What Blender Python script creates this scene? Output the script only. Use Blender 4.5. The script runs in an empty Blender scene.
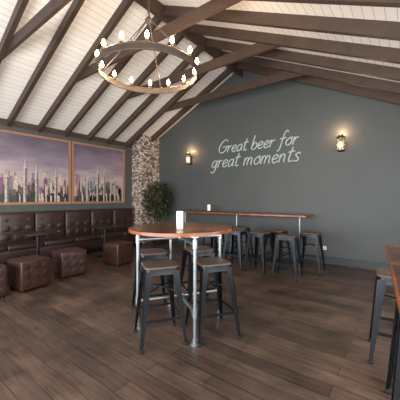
import bpy, bmesh, math, random
from mathutils import Vector, Matrix
random.seed(7)
scn=bpy.context.scene
try:
    scn.view_settings.view_transform='Standard'
    scn.view_settings.look='None'
except Exception: pass

# ------------------------------------------------------------------ materials
def lin(c):
    return tuple(((v/255)/12.92 if v/255<=0.04045 else ((v/255+0.055)/1.055)**2.4) for v in c)+(1.0,)
class NT:
    def __init__(s,name):
        s.m=bpy.data.materials.new(name); s.m.use_nodes=True
        s.t=s.m.node_tree; s.b=s.t.nodes['Principled BSDF']; s.l=s.t.links.new
    def n(s,typ,**kw):
        nd=s.t.nodes.new(typ)
        for k,v in kw.items(): setattr(nd,k,v)
        return nd
def simple(name,col,rough=0.5,metal=0.0,var=0.12,nscale=8.0,bump=0.0,emis=None,estr=0,stretch=None,spec=0.5):
    k=NT(name)
    tc=k.n('ShaderNodeTexCoord'); mp=k.n('ShaderNodeMapping')
    if stretch: mp.inputs['Scale'].default_value=stretch
    k.l(tc.outputs['Object'],mp.inputs['Vector'])
    no=k.n('ShaderNodeTexNoise'); no.inputs['Scale'].default_value=nscale; no.inputs['Detail'].default_value=5
    k.l(mp.outputs[0],no.inputs['Vector'])
    mx=k.n('ShaderNodeValToRGB')
    c=lin(col)
    mx.color_ramp.elements[0].position=0.3; mx.color_ramp.elements[1].position=0.7
    mx.color_ramp.elements[0].color=tuple(v*(1-var) for v in c[:3])+(1,)
    mx.color_ramp.elements[1].color=tuple(min(1,v*(1+var)) for v in c[:3])+(1,)
    k.l(no.outputs['Fac'],mx.inputs['Fac']); k.l(mx.outputs['Color'],k.b.inputs['Base Color'])
    k.b.inputs['Roughness'].default_value=rough; k.b.inputs['Metallic'].default_value=metal
    k.b.inputs['Specular IOR Level'].default_value=spec
    if bump:
        bp=k.n('ShaderNodeBump'); bp.inputs['Strength'].default_value=bump; bp.inputs['Distance'].default_value=0.01
        k.l(no.outputs['Fac'],bp.inputs['Height']); k.l(bp.outputs[0],k.b.inputs['Normal'])
    if emis:
        k.b.inputs['Emission Color'].default_value=lin(emis); k.b.inputs['Emission Strength'].default_value=estr
    return k.m
def plank(name,c1,c2,cm,length,row,mortar,swap=False,grain=0.3,rough=0.4,gscale=14,bump=0.15,vary=0.5):
    k=NT(name)
    tc=k.n('ShaderNodeTexCoord'); vec=tc.outputs['Object']
    if swap:
        sp=k.n('ShaderNodeSeparateXYZ'); cb=k.n('ShaderNodeCombineXYZ')
        k.l(vec,sp.inputs[0]); k.l(sp.outputs['Y'],cb.inputs['X']); k.l(sp.outputs['X'],cb.inputs['Y'])
        vec=cb.outputs[0]
    br=k.n('ShaderNodeTexBrick'); br.offset=0.37; br.offset_frequency=2
    br.inputs['Color1'].default_value=lin(c1); br.inputs['Color2'].default_value=lin(c2); br.inputs['Mortar'].default_value=lin(cm)
    br.inputs['Scale'].default_value=1; br.inputs['Mortar Size'].default_value=mortar
    br.inputs['Brick Width'].default_value=length; br.inputs['Row Height'].default_value=row
    br.inputs['Bias'].default_value=0; br.inputs['Mortar Smooth'].default_value=0.2
    k.l(vec,br.inputs['Vector'])
    mp=k.n('ShaderNodeMapping'); mp.inputs['Scale'].default_value=(1.2,gscale,1)
    k.l(vec,mp.inputs['Vector'])
    no=k.n('ShaderNodeTexNoise'); no.inputs['Scale'].default_value=2.2; no.inputs['Detail'].default_value=8; no.inputs['Roughness'].default_value=0.65
    k.l(mp.outputs[0],no.inputs['Vector'])
    n2=k.n('ShaderNodeTexNoise'); n2.inputs['Scale'].default_value=2.3; n2.inputs['Detail'].default_value=4
    k.l(vec,n2.inputs['Vector'])
    ad=k.n('ShaderNodeMath',operation='ADD'); k.l(no.outputs['Fac'],ad.inputs[0]); k.l(n2.outputs['Fac'],ad.inputs[1])
    mr=k.n('ShaderNodeMapRange'); mr.inputs['From Min'].default_value=0.7; mr.inputs['From Max'].default_value=1.3
    mr.inputs['To Min'].default_value=1-grain; mr.inputs['To Max'].default_value=1+grain
    k.l(ad.outputs[0],mr.inputs['Value'])
    vm=k.n('ShaderNodeVectorMath',operation='SCALE'); k.l(br.outputs['Color'],vm.inputs[0]); k.l(mr.outputs[0],vm.inputs['Scale'])
    k.l(vm.outputs[0],k.b.inputs['Base Color'])
    k.b.inputs['Roughness'].default_value=rough
    bp=k.n('ShaderNodeBump'); bp.inputs['Strength'].default_value=bump; bp.inputs['Distance'].default_value=0.004
    iv=k.n('ShaderNodeMath',operation='SUBTRACT'); k.l(no.outputs['Fac'],iv.inputs[0]); k.l(br.outputs['Fac'],iv.inputs[1])
    k.l(iv.outputs[0],bp.inputs['Height']); k.l(bp.outputs[0],k.b.inputs['Normal'])
    return k.m
M={}
M['wall']=simple('wall_paint',(77,81,81),0.5,var=0.04,nscale=2,spec=0.35)
M['floor']=plank('floor_planks',(88,71,61),(63,51,44),(28,23,20),1.25,0.15,0.003,grain=0.65,rough=0.38)
M['ceil']=plank('ceiling_boards',(232,226,219),(226,220,213),(160,152,144),5.0,0.10,0.003,swap=True,grain=0.02,rough=0.6,bump=0.2)
M['beam']=simple('beam_brown',(64,49,41),0.5,var=0.2,nscale=5)
M['skirt']=simple('skirting_paint',(54,58,60),0.45,var=0.05)
M['black']=simple('black_metal',(30,32,34),0.35,metal=0.6,var=0.15)
M['gun']=simple('gunmetal_paint',(34,38,42),0.3,metal=0.7,var=0.15)
M['seatwood']=simple('seat_wood',(86,72,62),0.45,var=0.3,nscale=3,stretch=(3,25,3))
M['rubber']=simple('rubber',(15,15,15),0.8)
M['pipe']=simple('galvanised_pipe',(150,158,162),0.35,metal=0.8,var=0.1,nscale=20)
M['top']=plank('table_planks',(120,76,46),(66,42,29),(30,18,12),0.9,0.115,0.003,grain=0.65,rough=0.22,gscale=10)
M['edge']=simple('table_edge',(130,74,38),0.3,var=0.45,nscale=6)
M['leather']=simple('brown_leather',(45,27,22),0.42,var=0.25,nscale=10,bump=0.08)
M['leather2']=simple('ottoman_leather',(52,29,23),0.42,var=0.25,nscale=10,bump=0.08)
M['darktop']=simple('dark_tabletop',(28,24,23),0.3)
M['frame']=simple('frame_wood',(150,112,86),0.5,var=0.15,stretch=(20,2,20))
M['white']=simple('white_plastic',(225,225,220),0.4,var=0.02)
M['candle']=simple('candle_wax',(245,240,230),0.5,var=0.02,emis=(255,240,220),estr=0.15)
M['letter']=simple('lettering_paint',(172,184,181),0.6,var=0.03)
M['pot']=simple('plant_pot',(40,38,36),0.5)
M['trunk']=simple('bark',(70,52,38),0.8,var=0.3)
M['soil']=simple('soil',(35,26,20),0.95)
M['iron']=simple('chandelier_iron',(84,73,64),0.45,metal=0.5)
M['bulb']=simple('warm_bulb',(255,220,170),0.3,emis=(255,206,142),estr=60)
M['bulb2']=simple('sconce_bulb',(255,210,150),0.3,emis=(255,180,105),estr=30)
def leafmat():
    k=NT('leaf_green'); oi=k.n('ShaderNodeTexCoord'); no=k.n('ShaderNodeTexNoise'); no.inputs['Scale'].default_value=9
    k.l(oi.outputs['Object'],no.inputs['Vector']); r=k.n('ShaderNodeValToRGB')
    r.color_ramp.elements[0].color=lin((22,32,18)); r.color_ramp.elements[1].color=lin((78,92,52))
    r.color_ramp.elements[0].position=0.35; r.color_ramp.elements[1].position=0.7
    k.l(no.outputs['Fac'],r.inputs['Fac']); k.l(r.outputs['Color'],k.b.inputs['Base Color']); k.b.inputs['Roughness'].default_value=0.45
    return k.m
M['leaf']=leafmat()
def stonemat():
    k=NT('mosaic_stone'); tc=k.n('ShaderNodeTexCoord'); mp=k.n('ShaderNodeMapping'); mp.inputs['Scale'].default_value=(1,1,1.7)
    k.l(tc.outputs['Object'],mp.inputs['Vector'])
    v=k.n('ShaderNodeTexVoronoi'); v.inputs['Scale'].default_value=12; k.l(mp.outputs[0],v.inputs['Vector'])
    v2=k.n('ShaderNodeTexVoronoi',feature='DISTANCE_TO_EDGE'); v2.inputs['Scale'].default_value=12; k.l(mp.outputs[0],v2.inputs['Vector'])
    sp=k.n('ShaderNodeSeparateXYZ'); k.l(v.outputs['Color'],sp.inputs[0])
    r=k.n('ShaderNodeValToRGB'); r.color_ramp.interpolation='CONSTANT'
    e=r.color_ramp.elements
    e[0].position=0; e[0].color=lin((124,102,88))
    e[1].position=0.25; e[1].color=lin((174,156,142))
    for p,c in ((0.45,(208,198,188)),(0.65,(98,82,75)),(0.8,(188,168,154))):
        x=e.new(p); x.color=lin(c)
    k.l(sp.outputs['X'],r.inputs['Fac'])
    lt=k.n('ShaderNodeMath',operation='GREATER_THAN'); lt.inputs[1].default_value=0.05; k.l(v2.outputs['Distance'],lt.inputs[0])
    mx=k.n('ShaderNodeMix',data_type='RGBA'); mx.inputs['A'].default_value=lin((74,66,60))
    k.l(lt.outputs[0],mx.inputs['Factor']); k.l(r.outputs['Color'],mx.inputs['B']); k.l(mx.outputs['Result'],k.b.inputs['Base Color'])
    bp=k.n('ShaderNodeBump'); bp.inputs['Strength'].default_value=0.6; bp.inputs['Distance'].default_value=0.02
    k.l(v2.outputs['Distance'],bp.inputs['Height']); k.l(bp.outputs[0],k.b.inputs['Normal']); k.b.inputs['Roughness'].default_value=0.75
    return k.m
M['stone']=stonemat()
def skymat():
    k=NT('print_sky'); tc=k.n('ShaderNodeTexCoord'); sp=k.n('ShaderNodeSeparateXYZ'); k.l(tc.outputs['Object'],sp.inputs[0])
    mr=k.n('ShaderNodeMapRange'); mr.inputs['From Min'].default_value=1.3; mr.inputs['From Max'].default_value=2.85; k.l(sp.outputs['Z'],mr.inputs['Value'])
    mp=k.n('ShaderNodeMapping'); mp.inputs['Scale'].default_value=(1,1.2,4); k.l(tc.outputs['Object'],mp.inputs['Vector'])
    no=k.n('ShaderNodeTexNoise'); no.inputs['Scale'].default_value=1.4; no.inputs['Detail'].default_value=6; k.l(mp.outputs[0],no.inputs['Vector'])
    ml=k.n('ShaderNodeMath',operation='MULTIPLY_ADD'); ml.inputs[1].default_value=0.6; k.l(no.outputs['Fac'],ml.inputs[0]); 
    sb=k.n('ShaderNodeMath',operation='SUBTRACT'); k.l(mr.outputs[0],sb.inputs[0]); sb.inputs[1].default_value=0.3; k.l(sb.outputs[0],ml.inputs[2])
    r=k.n('ShaderNodeValToRGB'); e=r.color_ramp.elements
    e[0].position=0.15; e[0].color=lin((170,144,130)); e[1].position=1.0; e[1].color=lin((92,84,100))
    x=e.new(0.4); x.color=lin((172,156,158)); x=e.new(0.65); x.color=lin((130,116,132))
    k.l(ml.outputs[0],r.inputs['Fac']); k.l(r.outputs['Color'],k.b.inputs['Base Color']); k.b.inputs['Roughness'].default_value=0.35
    return k.m
M['psky']=skymat()
def citymat():
    k=NT('print_city'); a=k.n('ShaderNodeAttribute'); a.attribute_name='Col'
    tc=k.n('ShaderNodeTexCoord'); no=k.n('ShaderNodeTexNoise'); no.inputs['Scale'].default_value=45; k.l(tc.outputs['Object'],no.inputs['Vector'])
    mr=k.n('ShaderNodeMapRange'); mr.inputs['From Min'].default_value=0.35; mr.inputs['From Max'].default_value=0.65
    mr.inputs['To Min'].default_value=0.55; mr.inputs['To Max'].default_value=1.45; k.l(no.outputs['Fac'],mr.inputs['Value'])
    vm=k.n('ShaderNodeVectorMath',operation='SCALE'); k.l(a.outputs['Color'],vm.inputs[0]); k.l(mr.outputs[0],vm.inputs['Scale'])
    k.l(vm.outputs[0],k.b.inputs['Base Color']); k.b.inputs['Roughness'].default_value=0.35
    return k.m
M['city']=citymat()
def glassmat():
    k=NT('lantern_glass'); k.b.inputs['Base Color'].default_value=(1,0.95,0.85,1); k.b.inputs['Roughness'].default_value=0.1
    k.b.inputs['Alpha'].default_value=0.2
    return k.m
M['glass']=glassmat()

# ------------------------------------------------------------------ mesh builder
class MB:
    def __init__(s,name): s.name=name; s.v=[]; s.f=[]; s.fm=[]; s.sm=[]; s.mats=[]; s.cols=None
    def mi(s,m):
        if m not in s.mats: s.mats.append(m)
        return s.mats.index(m)
    def add(s,vs,fs,m,smooth=False):
        o=len(s.v); s.v+= [Vector(p) for p in vs]; i=s.mi(m)
        for f in fs: s.f.append([a+o for a in f]); s.fm.append(i); s.sm.append(smooth)
    def hull8(s,p,m):
        s.add(p,[(0,3,2,1),(4,5,6,7),(0,1,5,4),(1,2,6,5),(2,3,7,6),(3,0,4,7)],m)
    def box(s,a,b,m):
        x0,y0,z0=a; x1,y1,z1=b
        s.hull8([(x0,y0,z0),(x1,y0,z0),(x1,y1,z0),(x0,y1,z0),(x0,y0,z1),(x1,y0,z1),(x1,y1,z1),(x0,y1,z1)],m)
    def rbox(s,a,b,m,r=0.02,seg=3):
        bm=bmesh.new(); bmesh.ops.create_cube(bm,size=1)
        c=[(a[i]+b[i])/2 for i in range(3)]; d=[abs(b[i]-a[i]) for i in range(3)]
        for v in bm.verts: v.co=Vector([c[i]+v.co[i]*d[i] for i in range(3)])
        bmesh.ops.bevel(bm,geom=bm.edges[:],offset=r,segments=seg,affect='EDGES',profile=0.5)
        bm.verts.index_update()
        s.add([v.co.copy() for v in bm.verts],[[v.index for v in f.verts] for f in bm.faces],m,True); bm.free()
    def cyl(s,p,q,r,m,r2=None,n=14,cap=True,smooth=True):
        p=Vector(p); q=Vector(q); r2=r if r2 is None else r2
        d=(q-p).normalized(); u=d.orthogonal().normalized(); w=d.cross(u)
        vs=[]
        for c,rr in((p,r),(q,r2)):
            for i in range(n):
                a=2*math.pi*i/n; vs.append(c+(u*math.cos(a)+w*math.sin(a))*rr)
        s.add(vs,[(i,(i+1)%n,n+(i+1)%n,n+i) for i in range(n)],m,smooth)
        if cap: s.add(vs,[tuple(range(n-1,-1,-1)),tuple(range(n,2*n))],m)
    def lathe(s,c,prof,m,n=24):
        c=Vector(c); vs=[]
        for r,z in prof:
            for i in range(n):
                a=2*math.pi*i/n; vs.append(c+Vector((r*math.cos(a),r*math.sin(a),z)))
        fs=[]
        for j in range(len(prof)-1):
            for i in range(n): fs.append((j*n+i,j*n+(i+1)%n,(j+1)*n+(i+1)%n,(j+1)*n+i))
        s.add(vs,fs,m,True)
    def tube(s,pts,r,m,n=10,closed=False):
        P=[Vector(p) for p in pts]; k=len(P); vs=[]
        for i in range(k):
            a=P[(i-1)%k] if (closed or i>0) else P[i]; b=P[(i+1)%k] if (closed or i<k-1) else P[i]
            d=(b-a).normalized(); up=Vector((0,0,1)) if abs(d.z)<0.95 else Vector((0,1,0))
            u=d.cross(up).normalized(); w=u.cross(d)
            for j in range(n):
                t=2*math.pi*j/n; vs.append(P[i]+(u*math.cos(t)+w*math.sin(t))*r)
        fs=[]
        for i in range(k if closed else k-1):
            for j in range(n): fs.append((i*n+j,i*n+(j+1)%n,((i+1)%k)*n+(j+1)%n,((i+1)%k)*n+j))
        s.add(vs,fs,m,True)
        if not closed: s.add(vs,[tuple(range(n)),tuple(range((k-1)*n,k*n))],m)
    def ball(s,c,r,m,n=10,sz=1.0):
        prof=[(r*math.sin(math.pi*i/n)+1e-5,-r*sz*math.cos(math.pi*i/n)) for i in range(n+1)]
        s.lathe(c,prof,m,n=12)
    def tuft(s,o,u,v,nrm,nu,nv,depth,m,sub=6,button=True):
        o=Vector(o);u=Vector(u);v=Vector(v);nrm=Vector(nrm).normalized()
        NU=nu*sub;NV=nv*sub;vs=[]
        for j in range(NV+1):
            for i in range(NU+1):
                a=(i%sub)/sub if i<NU else 0.0; b=(j%sub)/sub if j<NV else 0.0
                h=(max(0,math.sin(math.pi*a))**0.5)*(max(0,math.sin(math.pi*b))**0.5)
                vs.append(o+u*(i/NU)+v*(j/NV)+nrm*(depth*h))
        fs=[(j*(NU+1)+i,j*(NU+1)+i+1,(j+1)*(NU+1)+i+1,(j+1)*(NU+1)+i) for j in range(NV) for i in range(NU)]
        s.add(vs,fs,m,True)
        if button:
            for j in range(1,nv):
                for i in range(1,nu):
                    c=o+u*(i/nu)+v*(j/nv)+nrm*0.004; s.ball(c,0.012,m,n=6)
    def build(s,loc=(0,0,0),rotz=0,bevel=0,fix=True):
        me=bpy.data.meshes.new(s.name); me.from_pydata([tuple(p) for p in s.v],[],s.f)
        for m in s.mats: me.materials.append(m)
        for p,i,sm in zip(me.polygons,s.fm,s.sm): p.material_index=i; p.use_smooth=sm
        if fix:
            bm=bmesh.new(); bm.from_mesh(me); bmesh.ops.recalc_face_normals(bm,faces=bm.faces[:]); bm.to_mesh(me); bm.free()
        ob=bpy.data.objects.new(s.name,me); scn.collection.objects.link(ob)
        ob.location=loc; ob.rotation_euler=(0,0,rotz)
        return ob
def inst(ob,loc,rotz=0):
    o=bpy.data.objects.new(ob.name.split('.')[0],ob.data); scn.collection.objects.link(o); o.location=loc; o.rotation_euler=(0,0,rotz)
    return o

# ------------------------------------------------------------------ room constants
XL=-7.07; XR=1.6; YB=6.38; YR=-1.7; XRG=-3.51; ZE=3.16; T=0.48
ZRG=ZE+T*(XRG-XL)
def zc(x): return ZE+T*(x-XL) if x<XRG else ZRG-T*(x-XRG)
CA=math.cos(math.atan(T)); SA=math.sin(math.atan(T))
b=MB('floor'); b.box((XL-0.15,YR-0.15,-0.1),(XR+0.15,YB+0.15,0),M['floor']); b.build()
def slab(name,x0,x1):
    b=MB(name); t=0.12
    b.hull8([(x0,YR-0.15,zc(x0)),(x1,YR-0.15,zc(x1)),(x1,YB+0.15,zc(x1)),(x0,YB+0.15,zc(x0)),
             (x0,YR-0.15,zc(x0)+t),(x1,YR-0.15,zc(x1)+t),(x1,YB+0.15,zc(x1)+t),(x0,YB+0.15,zc(x0)+t)],M['ceil']); return b
b=slab('ceiling',XL,XRG)
b2=slab('x',XRG,XR)
b.add(b2.v,b2.f,M['ceil']); b.build()
def gable(name,y0,y1,m):
    b=MB(name); P=[(XL,0),(XR,0),(XR,zc(XR)),(XRG,ZRG),(XL,ZE)]
    vs=[(x,y0,z) for x,z in P]+[(x,y1,z) for x,z in P]
    b.add(vs,[(0,1,2,3,4),(9,8,7,6,5)]+[(i,(i+1)%5,5+(i+1)%5,5+i) for i in range(5)],m); return b
gable('wall_back',YB,YB+0.15,M['wall']).build()
b=MB('wall_left'); b.box((XL-0.15,YR,0),(XL,YB,ZE),M['wall']); b.build()
b=MB('wall_right'); zr=zc(XR)
b.box((XR,YR,0),(XR+0.15,-0.6,zr),M['wall']); b.box((XR,4.6,0),(XR+0.15,YB,zr),M['wall'])
b.box((XR,-0.6,0),(XR+0.15,4.6,0.5),M['wall']); b.box((XR,-0.6,2.25),(XR+0.15,4.6,zr),M['wall']); b.build()
b=MB('window_1')
for y in (-0.6,1.1,2.85,4.55): b.box((XR+0.04,y,0.5),(XR+0.1,y+0.05,2.25),M['black'])
for z in (0.5,2.2): b.box((XR+0.04,-0.6,z),(XR+0.1,4.6,z+0.05),M['black'])
b.build()
b=MB('wall_rear'); y0,y1=YR-0.15,YR
WX0,WX1,WZ0,WZ1=-6.2,1.0,0.25,2.5
b.box((XL,y0,0),(WX0,y1,2.5),M['wall']); b.box((WX1,y0,0),(XR,y1,zr),M['wall']); b.box((WX0,y0,0),(WX1,y1,WZ0),M['wall'])
P=[(XL,WZ1),(WX1,WZ1),(WX1,zc(WX1)),(XRG,ZRG),(XL,ZE)]
vs=[(x,y0,z) for x,z in P]+[(x,y1,z) for x,z in P]
b.add(vs,[(0,1,2,3,4),(9,8,7,6,5)]+[(i,(i+1)%5,5+(i+1)%5,5+i) for i in range(5)],M['wall']); b.build()
b=MB('window_2')
for i in range(5):
    x=WX0+i*(WX1-WX0-0.06)/4; b.box((x,YR-0.1,WZ0),(x+0.06,YR-0.05,WZ1),M['black'])
for z in (WZ0,WZ1-0.06): b.box((WX0,YR-0.1,z),(WX1,YR-0.05,z+0.06),M['black'])
b.build()
b=MB('baseboard_back'); b.box((-6.59,YB-0.02,0),(XR,YB,0.13),M['skirt']); b.box((-6.59,YB-0.028,0.13),(XR,YB,0.15),M['skirt']); b.build()
b=MB('baseboard_left'); b.box((XL,YR,0),(XL+0.02,5.62,0.14),M['skirt']); b.build()
b=MB('stone_column'); x0,x1=XL,-6.6
b.hull8([(x0,5.63,0),(x1,5.63,0),(x1,YB,0),(x0,YB,0),(x0,5.63,zc(x0)),(x1,5.63,zc(x1)),(x1,YB,zc(x1)),(x0,YB,zc(x0))],M['stone']); b.build()

# ------------------------------------------------------------------ roof trusses
RD=0.15; RW=0.035
def truss(y,tie):
    b=MB('roof_truss')
    def raf(xa,xb):
        za,zb=zc(xa),zc(xb); d=RD/CA
        b.hull8([(xa,y-RW,za-d),(xb,y-RW,zb-d),(xb,y+RW,zb-d),(xa,y+RW,za-d),(xa,y-RW,za),(xb,y-RW,zb),(xb,y+RW,zb),(xa,y+RW,za)],M['beam'])
    raf(XL,XRG-0.03); raf(XRG+0.03,XR)
    if tie:
        z0,z1=3.82,3.99; ya,yb=y+RW,y+RW+0.05
        xl=lambda z:XL+(z-ZE)/T; xr=lambda z:XRG+(ZRG-z)/T
        b.hull8([(xl(z0),ya,z0),(xr(z0),ya,z0),(xr(z0),yb,z0),(xl(z0),yb,z0),(xl(z1),ya,z1),(xr(z1),ya,z1),(xr(z1),yb,z1),(xl(z1),yb,z1)],M['beam'])
    b.build()
ys=[4.15+0.635*k for k in range(-9,4)]
for i,y in enumerate(ys):
    truss(y,(i-9)%2==0)
b=MB('ridge_beam'); b.box((XRG-0.03,YR,ZRG-0.27),(XRG+0.03,YB,ZRG-0.0),M['beam']); b.build()
b=MB('trim_1'); b.box((XL,YR,ZE-0.14),(XL+0.03,5.63,ZE-0.03),M['beam']); b.build()

# ------------------------------------------------------------------ skyline pictures
def picture(y0,y1,seed):
    rnd=random.Random(seed); b=MB('framed_city_print'); z0,z1=1.32,2.85
    b.add([(XL+0.02,y0,z0),(XL+0.02,y1,z0),(XL+0.02,y1,z1),(XL+0.02,y0,z1)],[(0,1,2,3)],M['psky'])
    cols=[]
    def bl(ya,yb,zt,col,layer,style=0):
        x=XL+0.021+layer*0.0006; ya=max(ya,y0+.01); yb=min(yb,y1-.01)
        if yb<=ya: return
        if style==1:
            w=yb-ya; vs=[(x,ya,z0),(x,yb,z0),(x,yb,zt*0.8+z0*0.2),(x,yb-w*.2,zt*.9+z0*.1),(x,(ya+yb)/2+w*.05,zt),(x,(ya+yb)/2,zt+0.10),(x,(ya+yb)/2-w*.05,zt),(x,ya+w*.2,zt*.9+z0*.1),(x,ya,zt*.8+z0*.2)]
        elif style==2: vs=[(x,ya,z0),(x,yb,z0),(x,yb,zt),(x,ya,zt+0.05)]
        else: vs=[(x,ya,z0),(x,yb,z0),(x,yb,zt),(x,ya,zt)]
        b.add(vs,[tuple(range(len(vs)))],M['city']); cols.append(col)
    lay=0
    for depth,(n,hm,c) in enumerate(((34,0.62,(126,116,124)),(40,0.5,(98,89,94)),(56,0.36,(74,67,69)),(70,0.2,(52,47,46)))):
        for i in range(n):
            y=rnd.uniform(y0,y1); w=rnd.uniform(0.025,0.08); h=hm*rnd.uniform(0.45,1.15)
            if rnd.random()<0.3: cc=(184,168,150)
            else: cc=tuple(v*rnd.uniform(0.8,1.3) for v in c)
            lay+=1
            bl(y,y+w,z0+h,lin(tuple(min(255,v) for v in cc)),depth*6+(lay%6),rnd.choice((0,0,2)))
    W=y1-y0
    for f,h,w in ((0.42,0.98,0.07),(0.56,0.9,0.05),(0.22,0.7,0.08),(0.8,0.78,0.06)):
        bl(y0+f*W,y0+f*W+w,z0+h,lin((178,166,158)),25,1); bl(y0+f*W+w*0.6,y0+f*W+w,z0+h*0.8,lin((96,88,92)),26,0)
    t=0.055
    for a,c in (((y0-t,z0-t),(y1+t,z0)),((y0-t,z1),(y1+t,z1+t)),((y0-t,z0),(y0,z1)),((y1,z0),(y1+t,z1))):
        b.box((XL+0.001,a[0],a[1]),(XL+0.05,c[0],c[1]),M['frame'])
    me_cols=cols; ob=b.build(fix=False)
    at=ob.data.color_attributes.new('Col','FLOAT_COLOR','CORNER'); ci=0; idx=b.mats.index(M['city'])
    for p in ob.data.polygons:
        c=(0.5,0.5,0.5,1)
        if p.material_index==idx: c=me_cols[ci]; ci+=1
        for li in p.loop_indices: at.data[li].color=c
picture(1.75,3.57,3); picture(3.70,5.27,11)

# ------------------------------------------------------------------ banquette bench
b=MB('banquette_bench'); Y0,Y1=0.6,5.5
b.box((XL+0.03,Y0,0.0),(-6.5,Y1,0.12),M['black'])
b.rbox((XL+0.03,Y0,0.1),(-6.42,Y1,0.36),M['leather'],0.02)
n=7; L=(Y1-Y0)/n
for i in range(n):
    ya=Y0+i*L+0.006; yb=Y0+(i+1)*L-0.006
    b.rbox((XL+0.24,ya,0.34),(-6.38,yb,0.455),M['leather'],0.035)
    b.tuft((XL+0.3,ya+.03,0.452),(0.36,0,0),(0,yb-ya-.06,0),(0,0,1),1,2,0.03,M['leather'],button=False)
    b.rbox((XL+0.03,ya,0.34),(XL+0.22,yb,1.08),M['leather'],0.04)
    b.tuft((XL+0.212,ya+0.01,0.47),(0,yb-ya-0.02,0),(-0.02,0,0.57),(1,0,0),3,3,0.028,M['leather'])
b.rbox((XL+0.03,Y0,1.04),(XL+0.2,Y1,1.1),M['leather'],0.02)
b.build()

# ------------------------------------------------------------------ ottomans
def ottoman():
    b=MB('leather_ottoman'); s=0.225; h=0.47
    b.rbox((-s,-s,0.03),(s,s,h-0.01),M['leather2'],0.02)
    for x in(-1,1):
        for y in(-1,1): b.cyl((x*0.18,y*0.18,0),(x*0.18,y*0.18,0.04),0.02,M['black'])
    e=s-0.004; g=s-0.012
    b.tuft((-g,-e,0.05),(2*g,0,0),(0,0,h-0.08),(0,-1,0),3,3,0.008,M['leather2'],sub=5)
    b.tuft((-g,e,0.05),(2*g,0,0),(0,0,h-0.08),(0,1,0),3,3,0.008,M['leather2'],sub=5)
    b.tuft((e,-g,0.05),(0,2*g,0),(0,0,h-0.08),(1,0,0),3,3,0.008,M['leather2'],sub=5)
    b.tuft((-e,-g,0.05),(0,2*g,0),(0,0,h-0.08),(-1,0,0),3,3,0.008,M['leather2'],sub=5)
    b.tuft((-g,-g,h-0.012),(2*g,0,0),(0,2*g,0),(0,0,1),3,3,0.012,M['leather2'],sub=5)
    return b
o=ottoman().build((-4.8,1.80,0),0.1)
for x,y,r in ((-4.78,1.2,0.0),(-5.0,2.55,-0.08),(-5.0,3.62,0.12)): inst(o,(x,y,0),r)

b=MB('pedestal_table')
b.lathe((0,0,0),[(0.001,0),(0.2,0),(0.2,0.015),(0.05,0.03),(0.001,0.03)],M['black'])
b.cyl((0,0,0.02),(0,0,0.7),0.03,M['black'])
b.rbox((-0.3,-0.3,0.7),(0.3,0.3,0.735),M['darktop'],0.01)
t=b.build((-5.85,2.35,0)); inst(t,(-5.85,3.85,0))

# ------------------------------------------------------------------ bar stools
def stool():
    b=MB('metal_bar_stool'); H=0.755
    def sq(h,r,z,n=6):
        pts=[]
        for cx,cy,a0 in ((h-r,h-r,0),(-h+r,h-r,90),(-h+r,-h+r,180),(h-r,-h+r,270)):
            for i in range(n+1):
                a=math.radians(a0+90*i/n); pts.append((cx+r*math.cos(a),cy+r*math.sin(a),z))
        return pts
    def loft(rings,m,capb=True,capt=True):
        k=len(rings[0]); vs=[p for r in rings for p in r]; fs=[]
        for j in range(len(rings)-1):
            for i in range(k): fs.append((j*k+i,j*k+(i+1)%k,(j+1)*k+(i+1)%k,(j+1)*k+i))
        b.add(vs,fs,m,True)
        if capt: b.add(rings[-1],[tuple(range(k))],m)
        if capb: b.add(rings[0],[tuple(range(k-1,-1,-1))],m)
    loft([sq(0.165,0.045,H-0.075),sq(0.162,0.05,H-0.05),sq(0.16,0.05,H-0.02)],M['gun'])
    loft([sq(0.158,0.05,H-0.022),sq(0.168,0.055,H-0.018),sq(0.168,0.055,H-0.004),sq(0.16,0.05,H)],M['seatwood'])
    for sx in(-1,1):
        for sy in(-1,1):
            tz=H-0.04; to=Vector((sx*0.163,sy*0.163,tz)); bo=Vector((sx*0.225,sy*0.225,0.02)); th=0.006
            for ax in (0,1):
                wt,wb=0.068,0.026
                d=Vector((-sx,0,0)) if ax==0 else Vector((0,-sy,0)); nn=Vector((0,-sy,0)) if ax==0 else Vector((-sx,0,0))
                b.hull8([bo,bo+d*wb,bo+d*wb+nn*th,bo+nn*th,to,to+d*wt,to+d*wt+nn*th,to+nn*th],M['gun'])
            c=bo+Vector((-sx*.014,-sy*.014,0)); b.rbox((c.x-.018,c.y-.018,0),(c.x+.018,c.y+.018,0.03),M['rubber'],0.005,1)
    def at(z,ins=0.012):
        f=(z-0.02)/(0.715-0.02); return 0.225+(0.163-0.225)*f-ins
    z=0.26; a=at(z)
    for s in(-1,1):
        b.box((-a,s*a-0.005,z-0.012),(a,s*a+0.005,z+0.012),M['gun']); b.box((s*a-0.005,-a,z-0.012),(s*a+0.005,a,z+0.012),M['gun'])
    z2=0.5; a2=at(z2,0.02)
    b.tube([(-a2,-a2,z2),(0,0,z2+0.03),(a2,a2,z2)],0.007,M['gun'],8); b.tube([(-a2,a2,z2),(0,0,z2+0.03),(a2,-a2,z2)],0.007,M['gun'],8)
    return b
s0=None
F=Vector((-0.6088,0.7934,0)); R=Vector((0.7934,0.6088,0))
def wp(r,d,z=0): 
    p=R*r+F*d; return (p.x,p.y,z)
RA=1.012
stools=[(wp(-0.41,2.77),RA),(wp(0.12,2.89),RA),(wp(-0.60,3.43),RA),(wp(-0.02,3.62),RA),
 ((-1.52,5.48,0),0.05),((-2.2,5.5,0),-0.05),((-3.05,5.5,0),0.1),((-3.8,5.5,0),0),
 ((-1.75,4.85,0),0.1),((-2.32,4.93,0),-0.08),((-2.85,4.95,0),0.05),
 ((-0.08,2.98,0),0.1),((0.10,2.22,0),0.09)]
for p,r in stools:
    if s0 is None: s0=stool().build(p,r)
    else: inst(s0,p,r)

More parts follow.
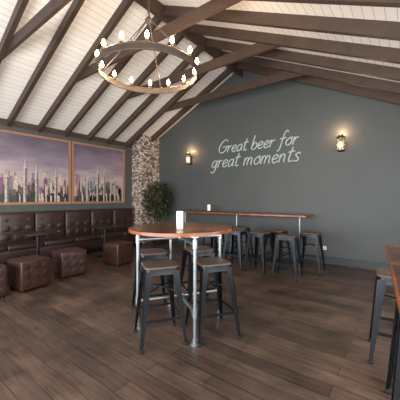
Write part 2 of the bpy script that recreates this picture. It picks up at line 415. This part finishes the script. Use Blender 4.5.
# ------------------------------------------------------------------ pipe helpers
def flange(b,x,y):
    b.cyl((x,y,0),(x,y,0.012),0.05,M['pipe']); b.cyl((x,y,0.012),(x,y,0.05),0.028,M['pipe'])
def fit(b,p,q,r=0.026): b.cyl(p,q,r,M['pipe'])
PR=0.018
b=MB('round_bar_table'); H=1.085; RT=0.585
b.cyl((0,0,H-0.036),(0,0,H-0.004),RT,M['edge'],n=64); 
b.cyl((0,0,H-0.006),(0,0,H),RT-0.006,M['top'],r2=RT-0.01,n=64)
legs=[(0.17,-0.49),(-0.455,-0.17),(-0.17,0.49),(0.46,0.17)]
tc=Vector(wp(-0.22,3.15))
L3=[]
for r,d in legs:
    p=R*r+F*d; L3.append(p)
    flange(b,p.x,p.y); b.cyl((p.x,p.y,0.01),(p.x,p.y,H-0.036),PR,M['pipe'])
    for z in (0.3,H-0.12): fit(b,(p.x,p.y,z-0.04),(p.x,p.y,z+0.04))
    b.cyl((p.x,p.y,H-0.05),(p.x,p.y,H-0.036),0.05,M['pipe'])
for z in (0.3,H-0.12):
    for i in (0,1):
        p,q=L3[i],L3[i+2]; zz=z
        b.cyl((p.x,p.y,zz),(q.x,q.y,zz),PR,M['pipe'])
        u=(q-p).normalized(); fit(b,tuple(p+Vector((0,0,zz))),tuple(p+u*0.06+Vector((0,0,zz)))); fit(b,tuple(q-u*0.06+Vector((0,0,zz))),tuple(q+Vector((0,0,zz))))
    b.ball((0,0,z),0.04,M['pipe'])
b.build(tc)
def candle(loc,r,h,holder=False):
    b=MB('white_candle'); z=0
    if holder:
        b.lathe((0,0,0),[(0.001,0),(r*1.5,0),(r*1.6,0.012),(r*1.1,0.02),(0.001,0.02)],M['black']); z=0.018
    b.lathe((0,0,z),[(0.001,0),(r,0),(r,h*0.97),(r*0.9,h),(r*0.6,h-0.01),(0.001,h-0.012)],M['candle'])
    b.cyl((0,0,z+h-0.012),(0,0,z+h+0.012),0.002,M['black'],n=6); b.build(loc)
candle(wp(-0.215,2.92,H+0.001),0.036,0.19)

b=MB('bar_counter'); xa,xb=-5.3,-1.72; ya=5.82; H=1.05
b.rbox((xa,ya,H-0.045),(xb,YB-0.004,H-0.004),M['edge'],0.006,2); b.box((xa+0.005,ya+0.005,H-0.01),(xb-0.005,YB-0.004,H),M['top'])
for x in (-5.1,-3.42,-1.88):
    flange(b,x,5.95); b.cyl((x,5.95,0.01),(x,5.95,H-0.045),PR,M['pipe']); fit(b,(x,5.95,0.25),(x,5.95,0.32))
    b.cyl((x,5.95,0.285),(x,YB-0.01,0.285),PR,M['pipe'])
b.build()
candle((-4.3,6.0,1.051),0.045,0.17,True)

b=MB('rectangular_bar_table'); W_,L_=0.7,1.8
b.rbox((0,-L_,1.004),(W_,0,1.046),M['edge'],0.006,2); b.box((.006,-L_+.006,1.04),(W_-.006,-.006,1.05),M['top'])
for x in (0.09,W_-0.09):
    for y in (-0.09,-L_+0.09):
        flange(b,x,y); b.cyl((x,y,0.01),(x,y,1.004),PR,M['pipe']); fit(b,(x,y,0.2),(x,y,0.28))
for y in (-0.09,-L_+0.09): b.cyl((0.09,y,0.24),(W_-0.09,y,0.24),PR,M['pipe'])
b.cyl((W_-0.09,-0.09,0.24),(W_-0.09,-L_+0.09,0.24),PR,M['pipe'])
b.build((-0.155,2.62,0),math.radians(5.0))

# ------------------------------------------------------------------ chandelier
cc=Vector(wp(-0.635,3.4)); CZ=2.98; RR=0.60
b=MB('ring_chandelier')
n=72
vs=[]
for i in range(n):
    a=2*math.pi*i/n
    for r,z in((RR-.006,-.035),(RR+.006,-.035),(RR+.006,.03),(RR-.006,.03)): vs.append((r*math.cos(a),r*math.sin(a),z))
b.add(vs,[(i*4+k,i*4+(k+1)%4,((i+1)%n)*4+(k+1)%4,((i+1)%n)*4+k) for i in range(n) for k in range(4)],M['iron'],False)
for z in (-0.037,0.032): b.tube([(RR*math.cos(2*math.pi*i/n),RR*math.sin(2*math.pi*i/n),z) for i in range(n)],0.009,M['iron'],6,True)
NB=14; HZ=0.64
for i in range(NB):
    a=2*math.pi*(i+0.3)/NB; x,y=math.cos(a),math.sin(a)
    c=Vector((x*RR,y*RR,0.03))
    b.lathe(c,[(0.001,0),(0.022,0.0),(0.026,0.012),(0.014,0.018),(0.014,0.045),(0.001,0.045)],M['iron'],n=10)
    b.lathe(c,[(0.009,0.045),(0.018,0.056),(0.023,0.075),(0.018,0.098),(0.007,0.122),(0.001,0.126)],M['bulb'],n=12)
for i in range(4):
    a=math.pi/2*i+0.55; x,y=math.cos(a),math.sin(a)
    b.cyl((x*RR,y*RR,0.03),(x*0.03,y*0.03,HZ),0.007,M['iron'],n=8); b.ball((x*RR,y*RR,0.045),0.016,M['iron'],6)
b.lathe((0,0,HZ-0.03),[(0.001,0),(0.04,0.0),(0.05,0.03),(0.03,0.06),(0.012,0.08),(0.001,0.08)],M['iron'])
ztop=zc(cc.x)-CZ
z=HZ+0.05; k=0
while z<ztop-0.06:
    r=0.022
    pts=[(r*0.6*math.cos(t)*(1 if k%2 else 0),r*0.6*math.cos(t)*(0 if k%2 else 1),z+0.026+0.03*math.sin(t)) for t in [2*math.pi*j/10 for j in range(10)]]
    b.tube(pts,0.005,M['iron'],6,True); z+=0.045; k+=1
b.lathe((0,0,ztop-0.06),[(0.001,0),(0.02,0.0),(0.06,0.03),(0.065,0.09),(0.001,0.09)],M['iron'])
ch=b.build((cc.x,cc.y,CZ))
for i in range(7):
    a=2*math.pi*(i*2+0.3)/NB; l=bpy.data.lights.new('chandelier_bulb_light','POINT'); l.energy=12; l.color=(1,0.78,0.53); l.shadow_soft_size=0.04
    o=bpy.data.objects.new('bulb_light_%d'%(i+1),l); scn.collection.objects.link(o); o.parent=ch; o.location=(math.cos(a)*RR,math.sin(a)*RR,0.22)

# ------------------------------------------------------------------ lantern sconces
def lantern(x,z):
    b=MB('lantern_sconce')
    b.rbox((-0.05,-0.02,-0.13),(0.05,-0.001,0.10),M['black'],0.008,2)
    b.tube([(0,-0.015,0.0),(0,-0.07,-0.02),(0,-0.12,0.06),(0,-0.13,0.2),(0,-0.13,0.22)],0.009,M['black'],8)
    c=(0,-0.13,0)
    b.lathe(c,[(0.001,0.22),(0.03,0.215),(0.035,0.19),(0.09,0.145),(0.092,0.135),(0.001,0.135)],M['black'],n=20)
    b.lathe(c,[(0.066,0.135),(0.075,-0.02),(0.06,-0.13)],M['glass'],n=20)
    b.lathe(c,[(0.001,-0.15),(0.045,-0.15),(0.066,-0.135),(0.066,-0.125),(0.001,-0.125)],M['black'],n=20)
    for i in range(6):
        a=math.pi/3*i; p=[(0.068*math.cos(a),-0.13+0.068*math.sin(a),0.135),(0.077*math.cos(a),-0.13+0.077*math.sin(a),-0.02),(0.062*math.cos(a),-0.13+0.062*math.sin(a),-0.13)]
        b.tube(p,0.004,M['black'],6)
    b.ball((0,-0.13,0.0),0.035,M['bulb2'],8,1.5); b.cyl((0,-0.13,0.04),(0,-0.13,0.135),0.015,M['black'])
    ob=b.build((x,YB,z))
    l=bpy.data.lights.new('lantern_light','POINT'); l.energy=10; l.color=(1,0.62,0.34); l.shadow_soft_size=0.03
    o=bpy.data.objects.new('lantern_glow',l); scn.collection.objects.link(o); o.parent=ob; o.location=(0,-0.15,0.27)
lantern(-5.24,2.56); lantern(-1.14,2.52)

# ------------------------------------------------------------------ lettering
G={'G':(1.65,[[(1.45,1.7),(1.1,2.02),(.55,1.8),(.15,1.0),(.35,.2),(.95,0),(1.35,.4),(1.45,.9)],[(.8,.85),(1.15,.95),(1.65,.95)]]),
'r':(.72,[[(0,.85),(.15,1.0),(.15,.5),(.13,0)],[(.14,.5),(.35,.9),(.65,.98)]]),
'e':(.88,[[(.12,.45),(.5,.52),(.75,.8),(.5,1.02),(.2,.8),(.12,.35),(.4,0),(.85,.2)]]),
'a':(1.0,[[(.8,.9),(.5,1.02),(.15,.7),(.15,.2),(.4,0),(.7,.35),(.82,.98)],[(.82,.98),(.78,.25),(1.0,.02)]]),
't':(.75,[[(.38,1.75),(.28,.9),(.25,.25),(.42,0),(.7,.12)],[(0,1.15),(.35,1.2),(.75,1.25)]]),
'b':(.95,[[(.2,2.05),(.14,1.0),(.12,.05)],[(.14,.5),(.5,1.0),(.85,.65),(.7,.1),(.35,-.02),(.14,.15)]]),
'f':(.85,[[(.95,1.8),(.7,2.05),(.45,1.7),(.38,.6),(.3,-.4),(.05,-.7)],[(.05,1.0),(.4,1.05),(.85,1.1)]]),
'o':(.95,[[(.5,1.02),(.15,.7),(.15,.25),(.45,0),(.8,.3),(.8,.75),(.5,1.02),(.85,1.0)]]),
'g':(1.0,[[(.8,.9),(.5,1.02),(.15,.7),(.15,.2),(.4,0),(.7,.35),(.82,.98)],[(.82,.98),(.8,-.2),(.55,-.75),(.1,-.6)]]),
'm':(1.4,[[(.1,1),(.12,.5),(.1,0)],[(.1,.5),(.35,1),(.58,.8),(.58,0)],[(.58,.5),(.85,1),(1.1,.8),(1.1,.2),(1.28,0)]]),
'n':(.98,[[(.1,1),(.12,.5),(.1,0)],[(.1,.5),(.38,1),(.66,.8),(.66,.2),(.84,0)]]),
's':(.8,[[(.7,.85),(.45,1.02),(.18,.8),(.4,.52),(.62,.25),(.4,0),(.05,.12)]]),' ':(.6,[])}
cu=bpy.data.curves.new('script_lettering_sign','CURVE'); cu.dimensions='3D'; cu.bevel_depth=0.016; cu.bevel_resolution=2; cu.use_fill_caps=True
def cr(p,n=8):
    P=[Vector(q) for q in p]; P=[P[0]*2-P[1]]+P+[P[-1]*2-P[-2]]; out=[]
    for i in range(1,len(P)-2):
        for j in range(n):
            t=j/n; a,b_,c,d=P[i-1],P[i],P[i+1],P[i+2]
            out.append(0.5*((2*b_)+(c-a)*t+(2*a-5*b_+4*c-d)*t*t+(3*b_-a-3*c+d)*t**3))
    out.append(P[-2]); return out
def write(txt,x0,z0,sc,rise=0.0):
    x=0
    for c in txt:
        w,st=G[c]
        for s in st:
            pts=cr([(a,b_) for a,b_ in s]); sp=cu.splines.new('POLY'); sp.points.add(len(pts)-1)
            for i,p in enumerate(pts):
                X=x+p.x+0.28*p.y; sp.points[i].co=(x0+X*sc,YB-0.004,z0+p.y*sc*0.93+rise*X*sc,1)
        x+=w*1.0
    return x*sc
write('Great beer for',-4.28,2.66,0.182,0.0)
write('great moments',-4.50,2.27,0.205,0.0)
cu.materials.append(M['letter'])
o=bpy.data.objects.new('script_lettering_sign',cu); scn.collection.objects.link(o)

b=MB('power_outlet'); b.rbox((-0.06,-0.012,-0.04),(0.06,-0.001,0.04),M['white'],0.004,2)
for s in(-0.028,0.028): b.box((s-0.012,-0.014,-0.01),(s+0.012,-0.011,0.012),M['skirt'])
t=b.build((-1.50,YB,0.33)); 

# ------------------------------------------------------------------ plant
b=MB('potted_ficus'); rnd=random.Random(5)
b.lathe((0,0,0),[(0.001,0),(0.15,0),(0.19,0.3),(0.2,0.36),(0.17,0.36),(0.165,0.32),(0.001,0.32)],M['pot'])
b.cyl((0,0,0.31),(0,0,0.325),0.165,M['soil'])
for i in range(9):
    a=rnd.uniform(0,6.28); r=rnd.uniform(0.1,0.3); h=rnd.uniform(1.2,1.75)
    e=Vector((math.cos(a)*r,math.sin(a)*r,h)); m1=Vector((math.cos(a)*0.05,math.sin(a)*0.05,0.8))
    b.tube([(math.cos(a)*.02,math.sin(a)*.02,0.3),m1,(m1+e)/2+Vector((0.02,0,0)),e],0.012,M['trunk'],6)
for i in range(1500):
    while True:
        p=Vector((rnd.uniform(-1,1),rnd.uniform(-1,1),rnd.uniform(-1,1)))
        if 0.35<p.length<1: break
    c=Vector((p.x*0.4,p.y*0.4,1.35+p.z*0.6))
    d=Vector((p.x+rnd.uniform(-.5,.5),p.y+rnd.uniform(-.5,.5),rnd.uniform(-.8,.4))).normalized()
    u=d.cross(Vector((rnd.uniform(-.4,.4),rnd.uniform(-.4,.4),1))).normalized(); nn=u.cross(d)
    l=rnd.uniform(0.07,0.12); w=l*0.25
    q=c+d*l
    if q.y>0.49: continue
    b.add([c,c+d*l*.5+u*w+nn*.008,c+d*l,c+d*l*.5-u*w+nn*.008,c+d*l*.5],[(0,1,4),(1,2,4),(2,3,4),(3,0,4)],M['leaf'],True)
b.build((-6.10,5.86,0),fix=False)

# ------------------------------------------------------------------ lights / world
w=bpy.data.worlds.new('sky'); scn.world=w; w.use_nodes=True; nt=w.node_tree
bg=nt.nodes['Background']; bg.inputs['Color'].default_value=(0.9,0.95,1,1); bg.inputs['Strength'].default_value=2.1
def area(name,loc,rot,sx,sy,e,col=(1,1,1)):
    l=bpy.data.lights.new(name,'AREA'); l.shape='RECTANGLE'; l.size=sx; l.size_y=sy; l.energy=e; l.color=col
    o=bpy.data.objects.new(name,l); scn.collection.objects.link(o); o.location=loc; o.rotation_euler=rot; return o
area('window_daylight',((WX0+WX1)/2,YR-0.2,1.4),(math.radians(90),0,0),7.0,2.2,490,(1,0.99,0.98))
area('window_daylight',(XR+0.25,2.0,1.4),(math.radians(90),0,math.radians(90)),5.0,1.7,220,(1,0.99,0.98))
cam=bpy.data.cameras.new('camera'); co=bpy.data.objects.new('camera',cam); scn.collection.objects.link(co)
co.location=(0,0,1.416); co.rotation_euler=(math.radians(90),0,math.radians(37.5)); cam.lens=274/400*36; cam.sensor_width=36; cam.shift_y=-0.005
cam.clip_start=0.05
scn.camera=co
